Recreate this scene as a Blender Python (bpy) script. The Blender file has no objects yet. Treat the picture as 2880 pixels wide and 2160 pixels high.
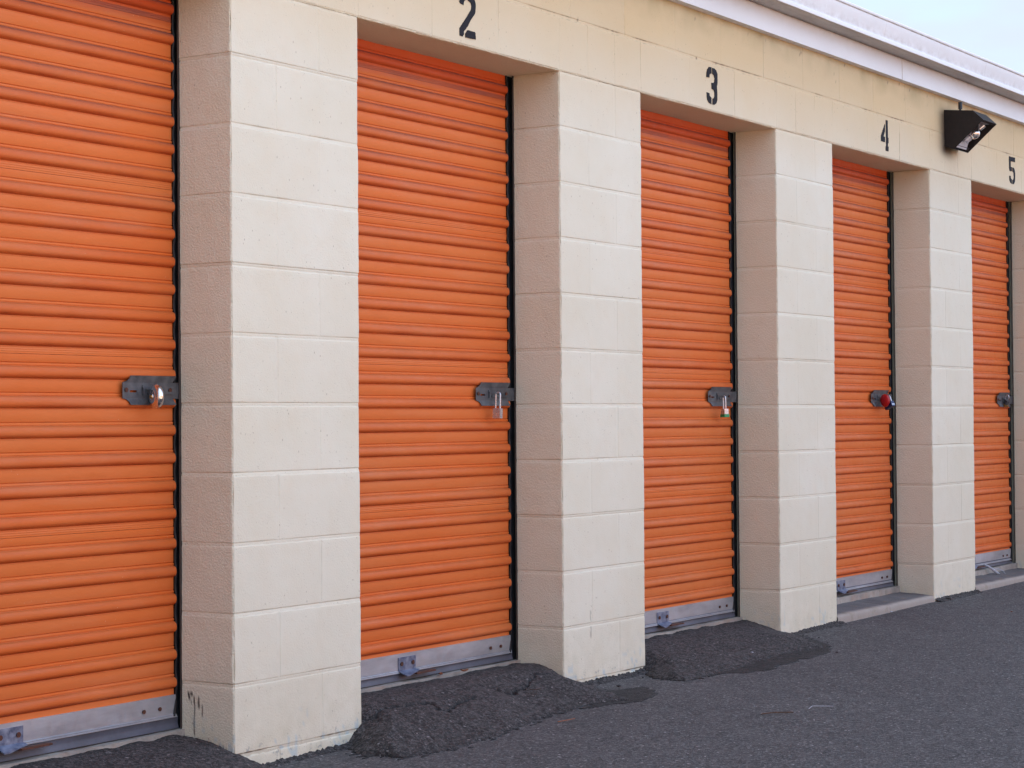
import bpy, bmesh, math, random
import numpy as np
from mathutils import Vector, Matrix
R = math.radians
random.seed(4)
S = bpy.context.scene
C = S.collection

# ------------------------------------------------------------------ camera
cam_d = bpy.data.cameras.new('camera'); cam = bpy.data.objects.new('camera', cam_d); C.objects.link(cam)
yaw, pit, rol = 1.0001, .0170, -.0077
f = Vector((math.sin(yaw)*math.cos(pit), math.cos(yaw)*math.cos(pit), math.sin(pit)))
r_ = Vector((math.cos(yaw), -math.sin(yaw), 0)); u_ = r_.cross(f)
r2 = r_*math.cos(rol)+u_*math.sin(rol); u2 = -r_*math.sin(rol)+u_*math.cos(rol)
m = Matrix((r2, u2, -f)).transposed().to_4x4(); m.translation = Vector((-4.5513, -3.8812, .9677))
cam.matrix_world = m
cam_d.sensor_width = 36; cam_d.lens = 5773.56/2880*36; cam_d.clip_start = .05; cam_d.clip_end = 3000
S.camera = cam

# ------------------------------------------------------------------ world and sun
WISP = (3.5, 3.95, 4.45); KEY_SKY = (6.9, 8.7, 12.0)
SUN_EL, SUN_AZ = R(43), R(12)        # azimuth measured from +y towards +x: behind the building, to the right
W = bpy.data.worlds.new('World'); S.world = W; W.use_nodes = True
wn, wl = W.node_tree.nodes, W.node_tree.links; wn.clear()
sky = wn.new('ShaderNodeTexSky'); sky.sky_type = 'NISHITA'; sky.sun_disc = False
sky.sun_elevation = SUN_EL; sky.sun_rotation = SUN_AZ; sky.air_density = 1.0; sky.dust_density = .6; sky.ozone_density = 1.0
tc = wn.new('ShaderNodeTexCoord')
def wnode(k, **kw):
    n = wn.new(k)
    for q, v in kw.items(): setattr(n, q, v)
    return n
def wmath(op, x, y=None):
    n = wnode('ShaderNodeMath', operation=op)
    for i, v in enumerate((x, y)):
        if v is None: continue
        if isinstance(v, (int, float)): n.inputs[i].default_value = v
        else: wl.new(v, n.inputs[i])
    return n.outputs[0]
def wrange(v, a, b, c=0., d=1.):
    n = wnode('ShaderNodeMapRange', interpolation_type='SMOOTHSTEP'); wl.new(v, n.inputs['Value'])
    for k, x in (('From Min', a), ('From Max', b), ('To Min', c), ('To Max', d)): n.inputs[k].default_value = x
    return n.outputs['Result']
def wcloud(scale, st, loc, detail=7):
    mp = wn.new('ShaderNodeMapping'); mp.inputs['Scale'].default_value = st; mp.inputs['Location'].default_value = loc
    cn = wn.new('ShaderNodeTexNoise'); cn.inputs['Scale'].default_value = scale; cn.inputs['Detail'].default_value = detail; cn.inputs['Roughness'].default_value = .52
    wl.new(tc.outputs['Generated'], mp.inputs['Vector']); wl.new(mp.outputs['Vector'], cn.inputs['Vector']); return cn.outputs['Fac']
# thin wisps everywhere, plus an added bright sky sector out of view as front light
wisp = wrange(wcloud(5.0, (1, 1, 3.4), (.3, .1, .45)), .36, .62, .35, 1.0)
dt = wnode('ShaderNodeVectorMath', operation='DOT_PRODUCT'); wl.new(tc.outputs['Generated'], dt.inputs[0])
dt.inputs[1].default_value = Vector((.20, -.80, .42)).normalized()
key_sky = wmath('MULTIPLY', wrange(dt.outputs['Value'], .10, .95), wrange(wcloud(2.2, (1, 1, 1.6), (4, 2, 1)), .34, .58, .45, 1))
m1 = wnode('ShaderNodeMix', data_type='RGBA'); m1.inputs['B'].default_value = (WISP[0], WISP[1], WISP[2], 1)
m2 = wnode('ShaderNodeMix', data_type='RGBA'); m2.inputs['B'].default_value = (KEY_SKY[0], KEY_SKY[1], KEY_SKY[2], 1)
bg = wn.new('ShaderNodeBackground'); bg.inputs['Strength'].default_value = .10
wo = wn.new('ShaderNodeOutputWorld')
wl.new(wisp, m1.inputs['Factor']); wl.new(sky.outputs['Color'], m1.inputs['A'])
wl.new(key_sky, m2.inputs['Factor']); wl.new(m1.outputs['Result'], m2.inputs['A'])
wl.new(m2.outputs['Result'], bg.inputs['Color']); wl.new(bg.outputs['Background'], wo.inputs['Surface'])
sd = bpy.data.lights.new('sun', 'SUN'); sd.energy = 5.0; sd.angle = R(.55); sd.color = (1, .93, .80)
so = bpy.data.objects.new('sun', sd); C.objects.link(so)
sdir = Vector((math.sin(SUN_AZ)*math.cos(SUN_EL), math.cos(SUN_AZ)*math.cos(SUN_EL), math.sin(SUN_EL)))
so.rotation_euler = sdir.to_track_quat('Z', 'Y').to_euler(); so.location = (0, 20, 20)
S.view_settings.view_transform = 'Standard'; S.view_settings.look = 'None'
S.view_settings.exposure = 1.16; S.view_settings.gamma = 1.0
S.render.engine = 'CYCLES'; S.cycles.max_bounces = 8; S.cycles.diffuse_bounces = 5

# ------------------------------------------------------------------ numpy noise
def vnoise(x, y, z, seed=0):
    x = np.asarray(x, float); y = np.asarray(y, float)+0*x; z = np.asarray(z, float)+0*x
    xi, yi, zi = np.floor(x).astype(np.int64), np.floor(y).astype(np.int64), np.floor(z).astype(np.int64)
    fx, fy, fz = x-xi, y-yi, z-zi
    fx, fy, fz = fx*fx*(3-2*fx), fy*fy*(3-2*fy), fz*fz*(3-2*fz)
    def h(a, b, c):
        n = (a*374761393+b*668265263+c*2147483647+seed*1274126177) & 0xffffffff
        n = ((n ^ (n >> 13))*1274126177) & 0xffffffff
        n = ((n ^ (n >> 16))*2246822519) & 0xffffffff
        return ((n ^ (n >> 15)) & 0xffff)/65535.0
    v = 0
    for i in (0, 1):
        for j in (0, 1):
            for k in (0, 1):
                v = v+h(xi+i, yi+j, zi+k)*(fx if i else 1-fx)*(fy if j else 1-fy)*(fz if k else 1-fz)
    return v
def fbm(x, y, z, seed=0, o=3):
    v = 0; a = .5; t = 0
    for i in range(o):
        v = v+a*vnoise(np.asarray(x)*2**i, np.asarray(y)*2**i, np.asarray(z)*2**i, seed+i); t += a; a *= .5
    return v/t
def sstep(a, b, v):
    t = np.clip((v-a)/(b-a), 0, 1); return t*t*(3-2*t)

# ------------------------------------------------------------------ material helpers
class N:
    def __init__(s, name):
        s.m = bpy.data.materials.new(name); s.m.use_nodes = True; s.t = s.m.node_tree; s.n = s.t.nodes; s.l = s.t.links
        s.b = s.n['Principled BSDF']; s.pos = None
    def node(s, k, **kw):
        n = s.n.new(k)
        for a, v in kw.items():
            if a in n.inputs.keys() if isinstance(a, str) else False: n.inputs[a].default_value = v
            else: setattr(n, a, v)
        return n
    def coord(s, scale=(1, 1, 1)):
        if not s.pos: s.pos = s.n.new('ShaderNodeNewGeometry')
        mp = s.n.new('ShaderNodeMapping'); mp.inputs['Scale'].default_value = scale
        s.l.new(s.pos.outputs['Position'], mp.inputs['Vector']); return mp.outputs['Vector']
    def noise(s, scale, detail=3, rough=.5, vec=None, st=(1, 1, 1)):
        n = s.n.new('ShaderNodeTexNoise'); n.inputs['Scale'].default_value = scale; n.inputs['Detail'].default_value = detail
        n.inputs['Roughness'].default_value = rough; s.l.new(vec or s.coord(st), n.inputs['Vector']); return n.outputs['Fac']
    def voro(s, scale, feature='F1', st=(1, 1, 1), out='Distance'):
        n = s.n.new('ShaderNodeTexVoronoi'); n.feature = feature; n.inputs['Scale'].default_value = scale
        s.l.new(s.coord(st), n.inputs['Vector']); return n.outputs[out]
    def ramp(s, fac, a, b, va=0., vb=1.):
        n = s.n.new('ShaderNodeMapRange'); n.inputs['From Min'].default_value = a; n.inputs['From Max'].default_value = b
        n.inputs['To Min'].default_value = va; n.inputs['To Max'].default_value = vb; s.l.new(fac, n.inputs['Value']); return n.outputs['Result']
    def math(s, op, a, b=0.):
        n = s.n.new('ShaderNodeMath'); n.operation = op
        for i, v in enumerate((a, b)):
            if isinstance(v, (int, float)): n.inputs[i].default_value = v
            else: s.l.new(v, n.inputs[i])
        return n.outputs[0]
    def mix(s, fac, a, b):
        n = s.n.new('ShaderNodeMix'); n.data_type = 'RGBA'
        for k, v in (('Factor', fac), ('A', a), ('B', b)):
            if isinstance(v, (int, float)): n.inputs[k].default_value = v
            elif isinstance(v, tuple): n.inputs[k].default_value = (*v, 1)
            else: s.l.new(v, n.inputs[k])
        return n.outputs['Result']
    def attr(s, name):
        n = s.n.new('ShaderNodeAttribute'); n.attribute_name = name; return n.outputs['Fac']
    def sep(s):
        if not s.pos: s.pos = s.n.new('ShaderNodeNewGeometry')
        n = s.n.new('ShaderNodeSeparateXYZ'); s.l.new(s.pos.outputs['Position'], n.inputs[0]); return n.outputs
    def col(s, c):
        if isinstance(c, tuple): s.b.inputs['Base Color'].default_value = (*c, 1)
        else: s.l.new(c, s.b.inputs['Base Color'])
    def rough(s, v):
        if isinstance(v, (int, float)): s.b.inputs['Roughness'].default_value = v
        else: s.l.new(v, s.b.inputs['Roughness'])
    def metal(s, v): s.b.inputs['Metallic'].default_value = v
    def bump(s, h, dist, strength=1.):
        n = s.n.new('ShaderNodeBump'); n.inputs['Distance'].default_value = dist; n.inputs['Strength'].default_value = strength
        s.l.new(h, n.inputs['Height'])
        if s.b.inputs['Normal'].links: s.l.new(s.b.inputs['Normal'].links[0].from_socket, n.inputs['Normal'])
        s.l.new(n.outputs[0], s.b.inputs['Normal'])

# painted block wall -------------------------------------------------
def mat_wall():
    k = N('painted_block'); xyz = k.sep()
    big = k.noise(1.6, 4); mid = k.noise(9, 4, .6)
    c = k.mix(k.ramp(big, .35, .68), (.650, .612, .495), (.695, .665, .56))
    c = k.mix(k.math('MULTIPLY', k.ramp(mid, .45, .75), .35), c, (.66, .58, .44))
    # patchy ochre stain on the top courses, with the eave's shade painted in
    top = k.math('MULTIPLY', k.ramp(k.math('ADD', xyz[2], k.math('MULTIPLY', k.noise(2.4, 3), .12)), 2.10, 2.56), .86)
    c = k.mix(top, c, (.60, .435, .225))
    alg = k.math('MULTIPLY', k.ramp(k.math('ADD', xyz[2], k.math('MULTIPLY', k.noise(3.5, 4), .14)), 2.60, 2.72), k.ramp(k.noise(5, 3), .35, .7))
    c = k.mix(k.math('MULTIPLY', alg, .8), c, (.25, .20, .085))
    # grime close to the ground
    low = k.math('MULTIPLY', k.ramp(xyz[2], .28, -.02), k.ramp(k.noise(14, 5, .65), .38, .68))
    c = k.mix(k.math('MULTIPLY', low, .38), c, (.40, .37, .25))
    # pits and grime flecks
    fl = k.math('LESS_THAN', k.voro(120, st=(1, 1, .7)), .105)
    fl = k.math('MULTIPLY', fl, k.ramp(k.noise(17, 3), .46, .62))
    c = k.mix(k.math('MULTIPLY', fl, .8), c, (.18, .13, .09))
    lowz = k.ramp(k.math('ADD', xyz[2], k.math('MULTIPLY', k.noise(5, 3), .25)), .30, .06)
    fl4 = k.math('MULTIPLY', k.math('LESS_THAN', k.voro(150, st=(1, 1, .8)), .17), k.math('MULTIPLY', lowz, k.ramp(k.noise(22, 3), .44, .58)))
    c = k.mix(k.math('MULTIPLY', fl4, .75), c, (.17, .15, .13))
    peel = k.math('MULTIPLY', k.ramp(k.noise(28, 5, .7), .60, .64), k.ramp(k.math('ADD', xyz[2], k.math('MULTIPLY', k.noise(7, 3), .12)), .13, .07))
    c = k.mix(k.math('MULTIPLY', peel, .8), c, (.30, .31, .30))
    fl2 = k.math('LESS_THAN', k.voro(42, st=(1, 1, .6)), .085)
    fl2 = k.math('MULTIPLY', fl2, k.ramp(k.noise(6, 3), .42, .55))
    c = k.mix(k.math('MULTIPLY', fl2, .5), c, (.20, .15, .10))
    c = k.mix(k.math('MULTIPLY', k.attr('tone'), .2), c, (.56, .48, .35))
    c = k.mix(k.attr('crack'), c, (.20, .145, .10))
    c = k.mix(k.attr('dark_mark'), c, (.035, .022, .018))
    c = k.mix(k.attr('blue'), c, (.28, .42, .52))
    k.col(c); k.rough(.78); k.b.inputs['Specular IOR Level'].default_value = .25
    st = k.noise(170, 2, .55); st2 = k.noise(60, 3, .6)
    sd_ = k.math('ADD', k.math('MULTIPLY', k.attr('side'), .75), .25)
    k.bump(k.math('MULTIPLY', k.ramp(st, .4, .7), sd_), .0010, 1.)
    k.bump(k.math('MULTIPLY', st2, sd_), .0012, .6)
    pit = k.ramp(k.voro(95), .05, .2)
    k.bump(pit, .0010, .5)
    return k.m
def mat_orange():
    k = N('orange_paint'); xyz = k.sep()
    big = k.noise(2.2, 3, st=(.5, 1, 1.6)); fine = k.noise(90, 2, st=(.15, 1, 1))
    c = k.mix(k.ramp(big, .35, .7), (.65, .140, .026), (.63, .170, .042))
    # chalky fading in runs along the slats
    ch = k.math('MULTIPLY', k.ramp(k.noise(7, 4, .6, st=(.35, 1, 3)), .52, .78), .42)
    c = k.mix(ch, c, (.62, .24, .12))
    # deeper red orange at the head of the curtain
    c = k.mix(k.math('MULTIPLY', k.attr('flat_light'), .5), c, (.72, .205, .060))  # flats between ribs lightened in the colour, standing in for level light
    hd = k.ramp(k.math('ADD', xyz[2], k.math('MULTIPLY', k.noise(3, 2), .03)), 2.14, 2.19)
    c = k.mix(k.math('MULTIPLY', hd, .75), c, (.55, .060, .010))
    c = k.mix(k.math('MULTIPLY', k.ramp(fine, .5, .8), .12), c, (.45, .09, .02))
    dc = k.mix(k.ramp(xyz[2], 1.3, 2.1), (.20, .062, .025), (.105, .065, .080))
    c = k.mix(k.attr('dirt_shade'), c, dc)  # dirt on the ribs, with the shade line along their tops painted in
    c = k.mix(k.attr('red'), c, (.36, .045, .008))  # redder, darker rib undersides: crease shade painted into the colour
    sc = k.math('MULTIPLY', k.math('LESS_THAN', k.voro(60, st=(.8, 1, 1)), .06), k.ramp(k.noise(8, 2), .55, .62))
    c = k.mix(k.math('MULTIPLY', sc, .6), c, (.75, .5, .38))
    k.col(c); k.rough(k.ramp(k.noise(30, 3), .3, .7, .42, .58)); k.b.inputs['Specular IOR Level'].default_value = .25
    k.bump(k.noise(5, 2, st=(.4, 1, 1)), .004, .35)
    k.bump(k.noise(220, 1), .0004, .4)
    return k.m
def mat_asphalt(name, base, dark, light, tint=0.0, bumpd=.004):
    k = N(name)
    big = k.noise(1.3, 5, .6); mid = k.noise(11, 4, .6)
    c = k.mix(k.ramp(big, .3, .7), dark, base)
    c = k.mix(k.math('MULTIPLY', k.ramp(mid, .5, .75), .45), c, tuple(v*.62 for v in dark))
    grit = k.voro(230, out='Color'); g = k.n.new('ShaderNodeSeparateColor'); k.l.new(grit, g.inputs[0])
    c = k.mix(k.ramp(g.outputs[0], .62, .95, 0, .75), c, light)
    c = k.mix(k.ramp(g.outputs[1], .7, .95, 0, .8), c, tuple(v*.35 for v in dark))
    g2 = k.voro(150, out='Color'); q = k.n.new('ShaderNodeSeparateColor'); k.l.new(g2, q.inputs[0])
    c = k.mix(k.math('GREATER_THAN', q.outputs[0], .992), c, tuple(min(1, v*1.7) for v in light))
    g3 = k.voro(120, out='Color'); w = k.n.new('ShaderNodeSeparateColor'); k.l.new(g3, w.inputs[0])
    c = k.mix(k.ramp(w.outputs[0], .55, 1, 0, .55), c, light)
    c = k.mix(k.ramp(w.outputs[1], .6, 1, 0, .7), c, tuple(v*.4 for v in dark))
    c = k.mix(k.attr('tar'), c, (.012, .011, .012))
    k.col(c); k.rough(k.ramp(mid, .3, .7, .78, .92)); k.b.inputs['Specular IOR Level'].default_value = .35
    k.bump(k.voro(200), bumpd*.6, .8); k.bump(k.noise(60, 4, .7), bumpd, .8)
    return k.m
def mat_concrete():
    k = N('old_concrete')
    c = k.mix(k.ramp(k.noise(6, 5, .6), .35, .7), (.22, .20, .185), (.36, .335, .30))
    c = k.mix(k.math('MULTIPLY', k.ramp(k.noise(26, 4, .6), .52, .72), .6), c, (.13, .115, .10))
    c = k.mix(k.math('MULTIPLY', k.math('LESS_THAN', k.voro(150), .12), .8), c, (.08, .07, .06))
    c = k.mix(k.math('MULTIPLY', k.ramp(k.noise(9, 3), .58, .75), .4), c, (.34, .18, .11))
    k.col(c); k.rough(.88); k.bump(k.noise(80, 4, .7), .0025, .8); return k.m
def mat_step():
    k = N('step_concrete'); xyz = k.sep()
    c = k.mix(k.ramp(k.noise(6, 5, .6), .35, .7), (.085, .080, .084), (.125, .118, .12))
    c = k.mix(k.math('MULTIPLY', k.math('LESS_THAN', k.voro(150), .14), .8), c, (.05, .045, .045))
    edge = k.ramp(k.math('ADD', xyz[1], k.math('MULTIPLY', k.noise(20, 4, .6), .03)), .050, .022)
    c = k.mix(k.math('MULTIPLY', edge, .8), c, (.36, .31, .27))
    c = k.mix(k.math('MULTIPLY', k.ramp(k.noise(13, 3), .58, .7), .45), c, (.20, .15, .09))
    k.col(c); k.rough(.9); k.bump(k.noise(90, 4, .7), .003, .8); return k.m
def mat_metal(name, a, b, rough=.42, metal=.85, sc=14, st=(.25, 1, 1), bump=.0004):
    k = N(name)
    c = k.mix(k.ramp(k.noise(sc, 5, .62, st=st), .35, .68), a, b)
    k.col(c); k.metal(metal); k.rough(k.ramp(k.noise(sc*2, 4), .3, .7, rough-.08, rough+.14))
    
    if bump > .0002: k.bump(k.noise(60, 3, .6, st=(.3, 1, 1)), bump, .6)
    return k.m
def mat_plain(name, c, rough=.6, metal=0., var=.25, sc=40):
    k = N(name)
    k.col(k.mix(k.ramp(k.noise(sc, 4, .6), .35, .7), tuple(v*(1-var) for v in c), c)); k.rough(rough); k.metal(metal)
    k.bump(k.noise(sc*2, 3), .0006, .5); return k.m
def mat_trim():
    k = N('white_trim'); xyz = k.sep()
    c = k.mix(k.ramp(k.noise(3, 5, .6, st=(.5, 1, 1)), .35, .7), (.69, .68, .68), (.76, .755, .76))
    d = k.math('MAXIMUM', k.math('MULTIPLY', k.attr('crack'), k.ramp(k.noise(30, 4, .6, st=(.6, 1, 1)), .25, .7)), k.ramp(k.attr('crack'), .85, 1))
    c = k.mix(d, c, (.40, .33, .28))
    k.col(c); k.rough(.45); k.bump(k.noise(3, 2, st=(.3, 1, 1)), .003, .3); return k.m
def mat_soffit():
    k = N('gutter_underside')
    c = k.mix(k.ramp(k.noise(7, 5, .65, st=(.35, 1.6, 1)), .35, .68), (.42, .39, .37), (.58, .55, .53))
    c = k.mix(k.math('MULTIPLY', k.ramp(k.noise(40, 4, .7, st=(.6, 1, 1)), .58, .75), .6), c, (.20, .16, .12))
    k.col(c); k.rough(.7); return k.m
M = dict(
    wall=mat_wall(), orange=mat_orange(), concrete=mat_concrete(), step=mat_step(), trim=mat_trim(), soffit=mat_soffit(),
    lot=mat_asphalt('asphalt_lot', (.066, .060, .063), (.044, .040, .042), (.17, .155, .158)),
    ramp=mat_asphalt('asphalt_patch', (.036, .031, .032), (.021, .018, .019), (.120, .105, .105), bumpd=.005),
    alu=mat_metal('aluminium', (.31, .32, .355), (.46, .47, .51), .44, .6),
    galv=mat_metal('galvanised_dark', (.060, .064, .074), (.135, .140, .150), .5, .4, 25, (1, 1, 1)),
    bracket=mat_metal('bracket_steel', (.09, .12, .21), (.30, .34, .44), .45, .7, 40, (1, 1, 1)),
    rust=mat_plain('rust', (.11, .035, .018), .85, 0, .5, 90),
    lip=mat_plain('weather_strip', (.085, .092, .125), .55, 0, .35, 12),
    black=mat_plain('black_rubber', (.012, .013, .016), .55, 0, .4, 30),
    track=mat_plain('guide_steel', (.030, .036, .046), .5, .3, .5, 20),
    trackedge=mat_plain('guide_edge', (.085, .068, .06), .6, .2, .4, 30),
    ink=mat_plain('stencil_paint', (.013, .012, .018), .95, 0, .35, 60),
    bronze=mat_plain('bronze_housing', (.016, .009, .007), .8, 0, .4, 50),
    chrome=mat_metal('chrome', (.62, .58, .58), (.80, .76, .76), .16, 1., 60, (1, 1, 1), .0001),
    steel=mat_metal('lock_steel', (.50, .51, .56), (.62, .63, .68), .30, .8, 60, (1, 1, 1), .0001),
    brass=mat_metal('brass', (.50, .27, .08), (.66, .40, .14), .3, .9, 60, (1, 1, 1), .0001),
    red=mat_plain('red_vinyl', (.42, .006, .012), .35, 0, .2), green=mat_plain('green_vinyl', (.01, .27, .10), .4, 0, .2),
    blue=mat_plain('blue_vinyl', (.010, .022, .10), .4, 0, .3), leaf=mat_plain('dry_leaf', (.30, .10, .045), .8, 0, .5, 80),
    twig=mat_plain('twig', (.10, .055, .035), .9, 0, .5, 80), paper=mat_plain('pale_scrap', (.36, .37, .42), .7, 0, .2, 60),
    refl=mat_plain('lamp_reflector', (.55, .54, .58), .35, .3, .2, 60), bulb=mat_metal('lamp_bulb', (.50, .42, .38), (.85, .80, .78), .12, .8, 50, (1, 1, 1), .0001),
    roof=mat_plain('roof_metal', (.45, .45, .46), .5, .2, .2, 3), dark=mat_plain('dark_void', (.02, .02, .02), .9),
)

# ------------------------------------------------------------------ object helpers
def link(name, me, mat=None, parent=None):
    o = bpy.data.objects.new(name, me); C.objects.link(o)
    if mat is not None and me is not None:
        for x in (mat if isinstance(mat, (list, tuple)) else [mat]): me.materials.append(x)
    if parent: o.parent = parent
    return o
def tag(o, label=None, cat=None, group=None, kind=None):
    for k, v in (('label', label), ('category', cat), ('group', group), ('kind', kind)):
        if v: o[k] = v
    return o
def empty(name, loc=(0, 0, 0), parent=None):
    o = bpy.data.objects.new(name, None); C.objects.link(o); o.location = loc; o.empty_display_size = .1
    if parent: o.parent = parent
    return o
class G:
    """collects vertices and faces with float attributes"""
    def __init__(s): s.v = []; s.f = []; s.a = {}; s.n = 0; s.mi = []
    def grid(s, P, attrs=None, flip=False, mi=0):
        a, b = P.shape[:2]; idx = np.arange(a*b).reshape(a, b)+s.n
        q = np.stack([idx[:-1, :-1], idx[1:, :-1], idx[1:, 1:], idx[:-1, 1:]], -1).reshape(-1, 4)
        if flip: q = q[:, ::-1]
        s.v.append(P.reshape(-1, 3)); s.f.append(q); s.mi.append(np.full(len(q), mi))
        for k in set(list(s.a)+list(attrs or {})):
            L = s.a.setdefault(k, [np.zeros(s.n)] if s.n else [])
            L.append(np.asarray(attrs[k], float).reshape(-1) if attrs and k in attrs else np.zeros(a*b))
        s.n += a*b
    def box(s, x0, x1, y0, y1, z0, z1, mi=0):
        v = np.array([[x, y, z] for x in (x0, x1) for y in (y0, y1) for z in (z0, z1)], float)
        q = np.array([[0, 1, 3, 2], [4, 6, 7, 5], [0, 4, 5, 1], [2, 3, 7, 6], [0, 2, 6, 4], [1, 5, 7, 3]])+s.n
        s.v.append(v); s.f.append(q); s.mi.append(np.full(6, mi)); s.n += 8
        for k in s.a: s.a[k].append(np.zeros(8))
    def build(s, name, mat, parent=None, smooth=True, angle=None):
        V = np.concatenate(s.v); F = np.concatenate(s.f); me = bpy.data.meshes.new(name)
        me.vertices.add(len(V)); me.vertices.foreach_set('co', V.ravel())
        me.loops.add(len(F)*4); me.loops.foreach_set('vertex_index', F.ravel().astype(np.int32))
        me.polygons.add(len(F)); me.polygons.foreach_set('loop_start', np.arange(0, len(F)*4, 4, dtype=np.int32))
        me.polygons.foreach_set('loop_total', np.full(len(F), 4, np.int32))
        me.polygons.foreach_set('material_index', np.concatenate(s.mi).astype(np.int32))
        me.polygons.foreach_set('use_smooth', np.full(len(F), smooth))
        me.update(calc_edges=True); me.validate()
        for k, L in s.a.items():
            at = me.attributes.new(k, 'FLOAT', 'POINT'); at.data.foreach_set('value', np.concatenate(L).astype(np.float32))
        if angle: me.set_sharp_from_angle(angle=R(angle))
        return link(name, me, mat, parent)
def bm_obj(name, bm, mat, parent=None, smooth=False, bevel=0, seg=2):
    if bevel:
        bmesh.ops.bevel(bm, geom=[e for e in bm.edges if len(e.link_faces) == 2 and e.calc_face_angle(0) > .5], offset=bevel, segments=seg, affect='EDGES', profile=.5)
    bmesh.ops.recalc_face_normals(bm, faces=bm.faces)
    me = bpy.data.meshes.new(name); bm.to_mesh(me); bm.free()
    if smooth:
        me.polygons.foreach_set('use_smooth', [True]*len(me.polygons)); me.set_sharp_from_angle(angle=R(38))
    return link(name, me, mat, parent)
def bm_box(bm, x0, x1, y0, y1, z0, z1, mat=None):
    vs = [bm.verts.new((x, y, z)) for x in (x0, x1) for y in (y0, y1) for z in (z0, z1)]
    for q in ((0, 1, 3, 2), (4, 6, 7, 5), (0, 4, 5, 1), (2, 3, 7, 6), (0, 2, 6, 4), (1, 5, 7, 3)): bm.faces.new([vs[i] for i in q])
    if mat: bmesh.ops.transform(bm, matrix=mat, verts=vs)
    return vs
def bm_prism(bm, pts, axis, a, b):
    """closed outline extruded along an axis ('x' or 'y')"""
    def P(p, t): return (t, p[0], p[1]) if axis == 'x' else (p[0], t, p[1]) if axis == 'y' else (p[0], p[1], t)
    A = [bm.verts.new(P(p, a)) for p in pts]; B = [bm.verts.new(P(p, b)) for p in pts]
    bm.faces.new(A); bm.faces.new(B[::-1])
    for i in range(len(pts)): j = (i+1) % len(pts); bm.faces.new((A[i], A[j], B[j], B[i]))
    return A+B
def bm_cyl(bm, c, axis, r, h, n=20, r2=None):
    q = Vector(axis).to_track_quat('Z', 'Y').to_matrix().to_4x4(); q.translation = Vector(c)
    return bmesh.ops.create_cone(bm, cap_ends=True, segments=n, radius1=r, radius2=r if r2 is None else r2, depth=h, matrix=q)['verts']
def bm_tube(bm, pts, r, n=8):
    pts = [Vector(p) for p in pts]; rings = []
    for i, p in enumerate(pts):
        d = (pts[min(i+1, len(pts)-1)]-pts[max(i-1, 0)]).normalized()
        a = d.orthogonal().normalized() if i == 0 else (rings[-1][1]-d*rings[-1][1].dot(d)).normalized()
        b = d.cross(a); rr = r[i] if isinstance(r, (list, tuple)) else r
        rings.append(([bm.verts.new(p+(a*math.cos(t)+b*math.sin(t))*rr) for t in [2*math.pi*k/n for k in range(n)]], a))
    for i in range(len(rings)-1):
        A, B = rings[i][0], rings[i+1][0]
        for k in range(n): bm.faces.new((A[k], A[(k+1) % n], B[(k+1) % n], B[k]))
    bm.faces.new(rings[0][0][::-1]); bm.faces.new(rings[-1][0])

# ------------------------------------------------------------------ ground
gx = np.array([-60, -2, 0, .25, 2.07, 4.26, 6.1, 9, 14, 60]); gz = np.array([-.35, -.075, -.052, -.046, -.016, .007, .018, .03, .05, .2])
def gh(x, y): return np.interp(x, gx, gz)+np.minimum(y, 0)*.006
def ext(a, lo, hi, far): return np.concatenate([-np.geomspace(far, max(-lo, .5), 14)[:-1], a, np.geomspace(max(hi, .5), far, 14)[1:]])
xs = ext(np.arange(-6, 12.01, .12), -6, 12, 900.); ys = np.concatenate([-np.geomspace(900, 5, 14)[:-1], np.arange(-5, .5, .1), [.6, 6, 20, 60, 200, 900]])
X, Y = np.meshgrid(xs, ys, indexing='ij'); Z = gh(X, Y)
near = (np.abs(X) < 12)
Z = Z+near*(fbm(X*1.7, Y*1.7, 0, 5)-.5)*.010
g = G(); g.grid(np.stack([X, Y, Z], -1), {'tar': 0*X}); ground = g.build('ground', M['lot']); tag(ground, 'dark grey asphalt lot in front of the storage doors', 'ground', kind='structure')

g = G(); g.box(-30, 45, -9.9, -3.0, -.3, -.045); g.a = {}  # added pale slab out of view, bouncing warm light onto the wall
bounce_drive = g.build('bounce_driveway', mat_plain('pale_bounce_driveway', (.58, .50, .40), .9, 0, .2, 4), None, False); tag(bounce_drive, 'pale concrete slab added between the two rows to bounce light', 'bounce_driveway', kind='structure')

# ------------------------------------------------------------------ building root
B = .2032; PITCH = 1.8288; ZL = 11*B; ZT = 2.632; XR = 14.0; XL = -4.2
bld = empty('storage_building', (0, 0, 0))
tag(bld, 'long cream painted concrete block storage building with orange roll-up doors', 'building')

def joint_profile(d, xa, za, seed=1, wd=.0012):
    """depth and grime of a mortar joint at signed distance d (metres)"""
    nz = vnoise(xa*9, za*9, 0, seed); n2 = vnoise(xa*70, za*70, 0, seed+3); n3 = vnoise(xa*2.2, za*2.2, 3, seed+5)
    body = (1-sstep(.0040, .0070, np.abs(d)))*(.0007+.0010*nz)
    lip = np.exp(-((d-.0052)/.0013)**2)*(.0008+.0012*n2)*(.10+.9*nz)
    low = np.exp(-((d+.0056)/.0012)**2)*.0008*n2
    cr = np.exp(-((d-.0052)/wd)**2)*sstep(.35, .85, nz)*(.15+.5*n2)*(.2+.8*n3)+np.exp(-((d+.0056)/.0011)**2)*sstep(.55, .9, n2)*.3*nz
    return body+lip+low, cr
def zs_courses(z0, z1):
    out = []
    for k in range(-1, 14):
        b = k*B
        out += [b+o for o in (-.0085, -.0066, -.0056, -.0045, -.002, .001, .0038, .0046, .0053, .006, .0072, .0095)]
        out += list(np.linspace(b+.0095, b+B-.0085, 17)[1:-1])
    out = sorted(set(round(v, 5) for v in out if z0 <= v <= z1) | {z0, z1}); return np.array(out)
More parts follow.
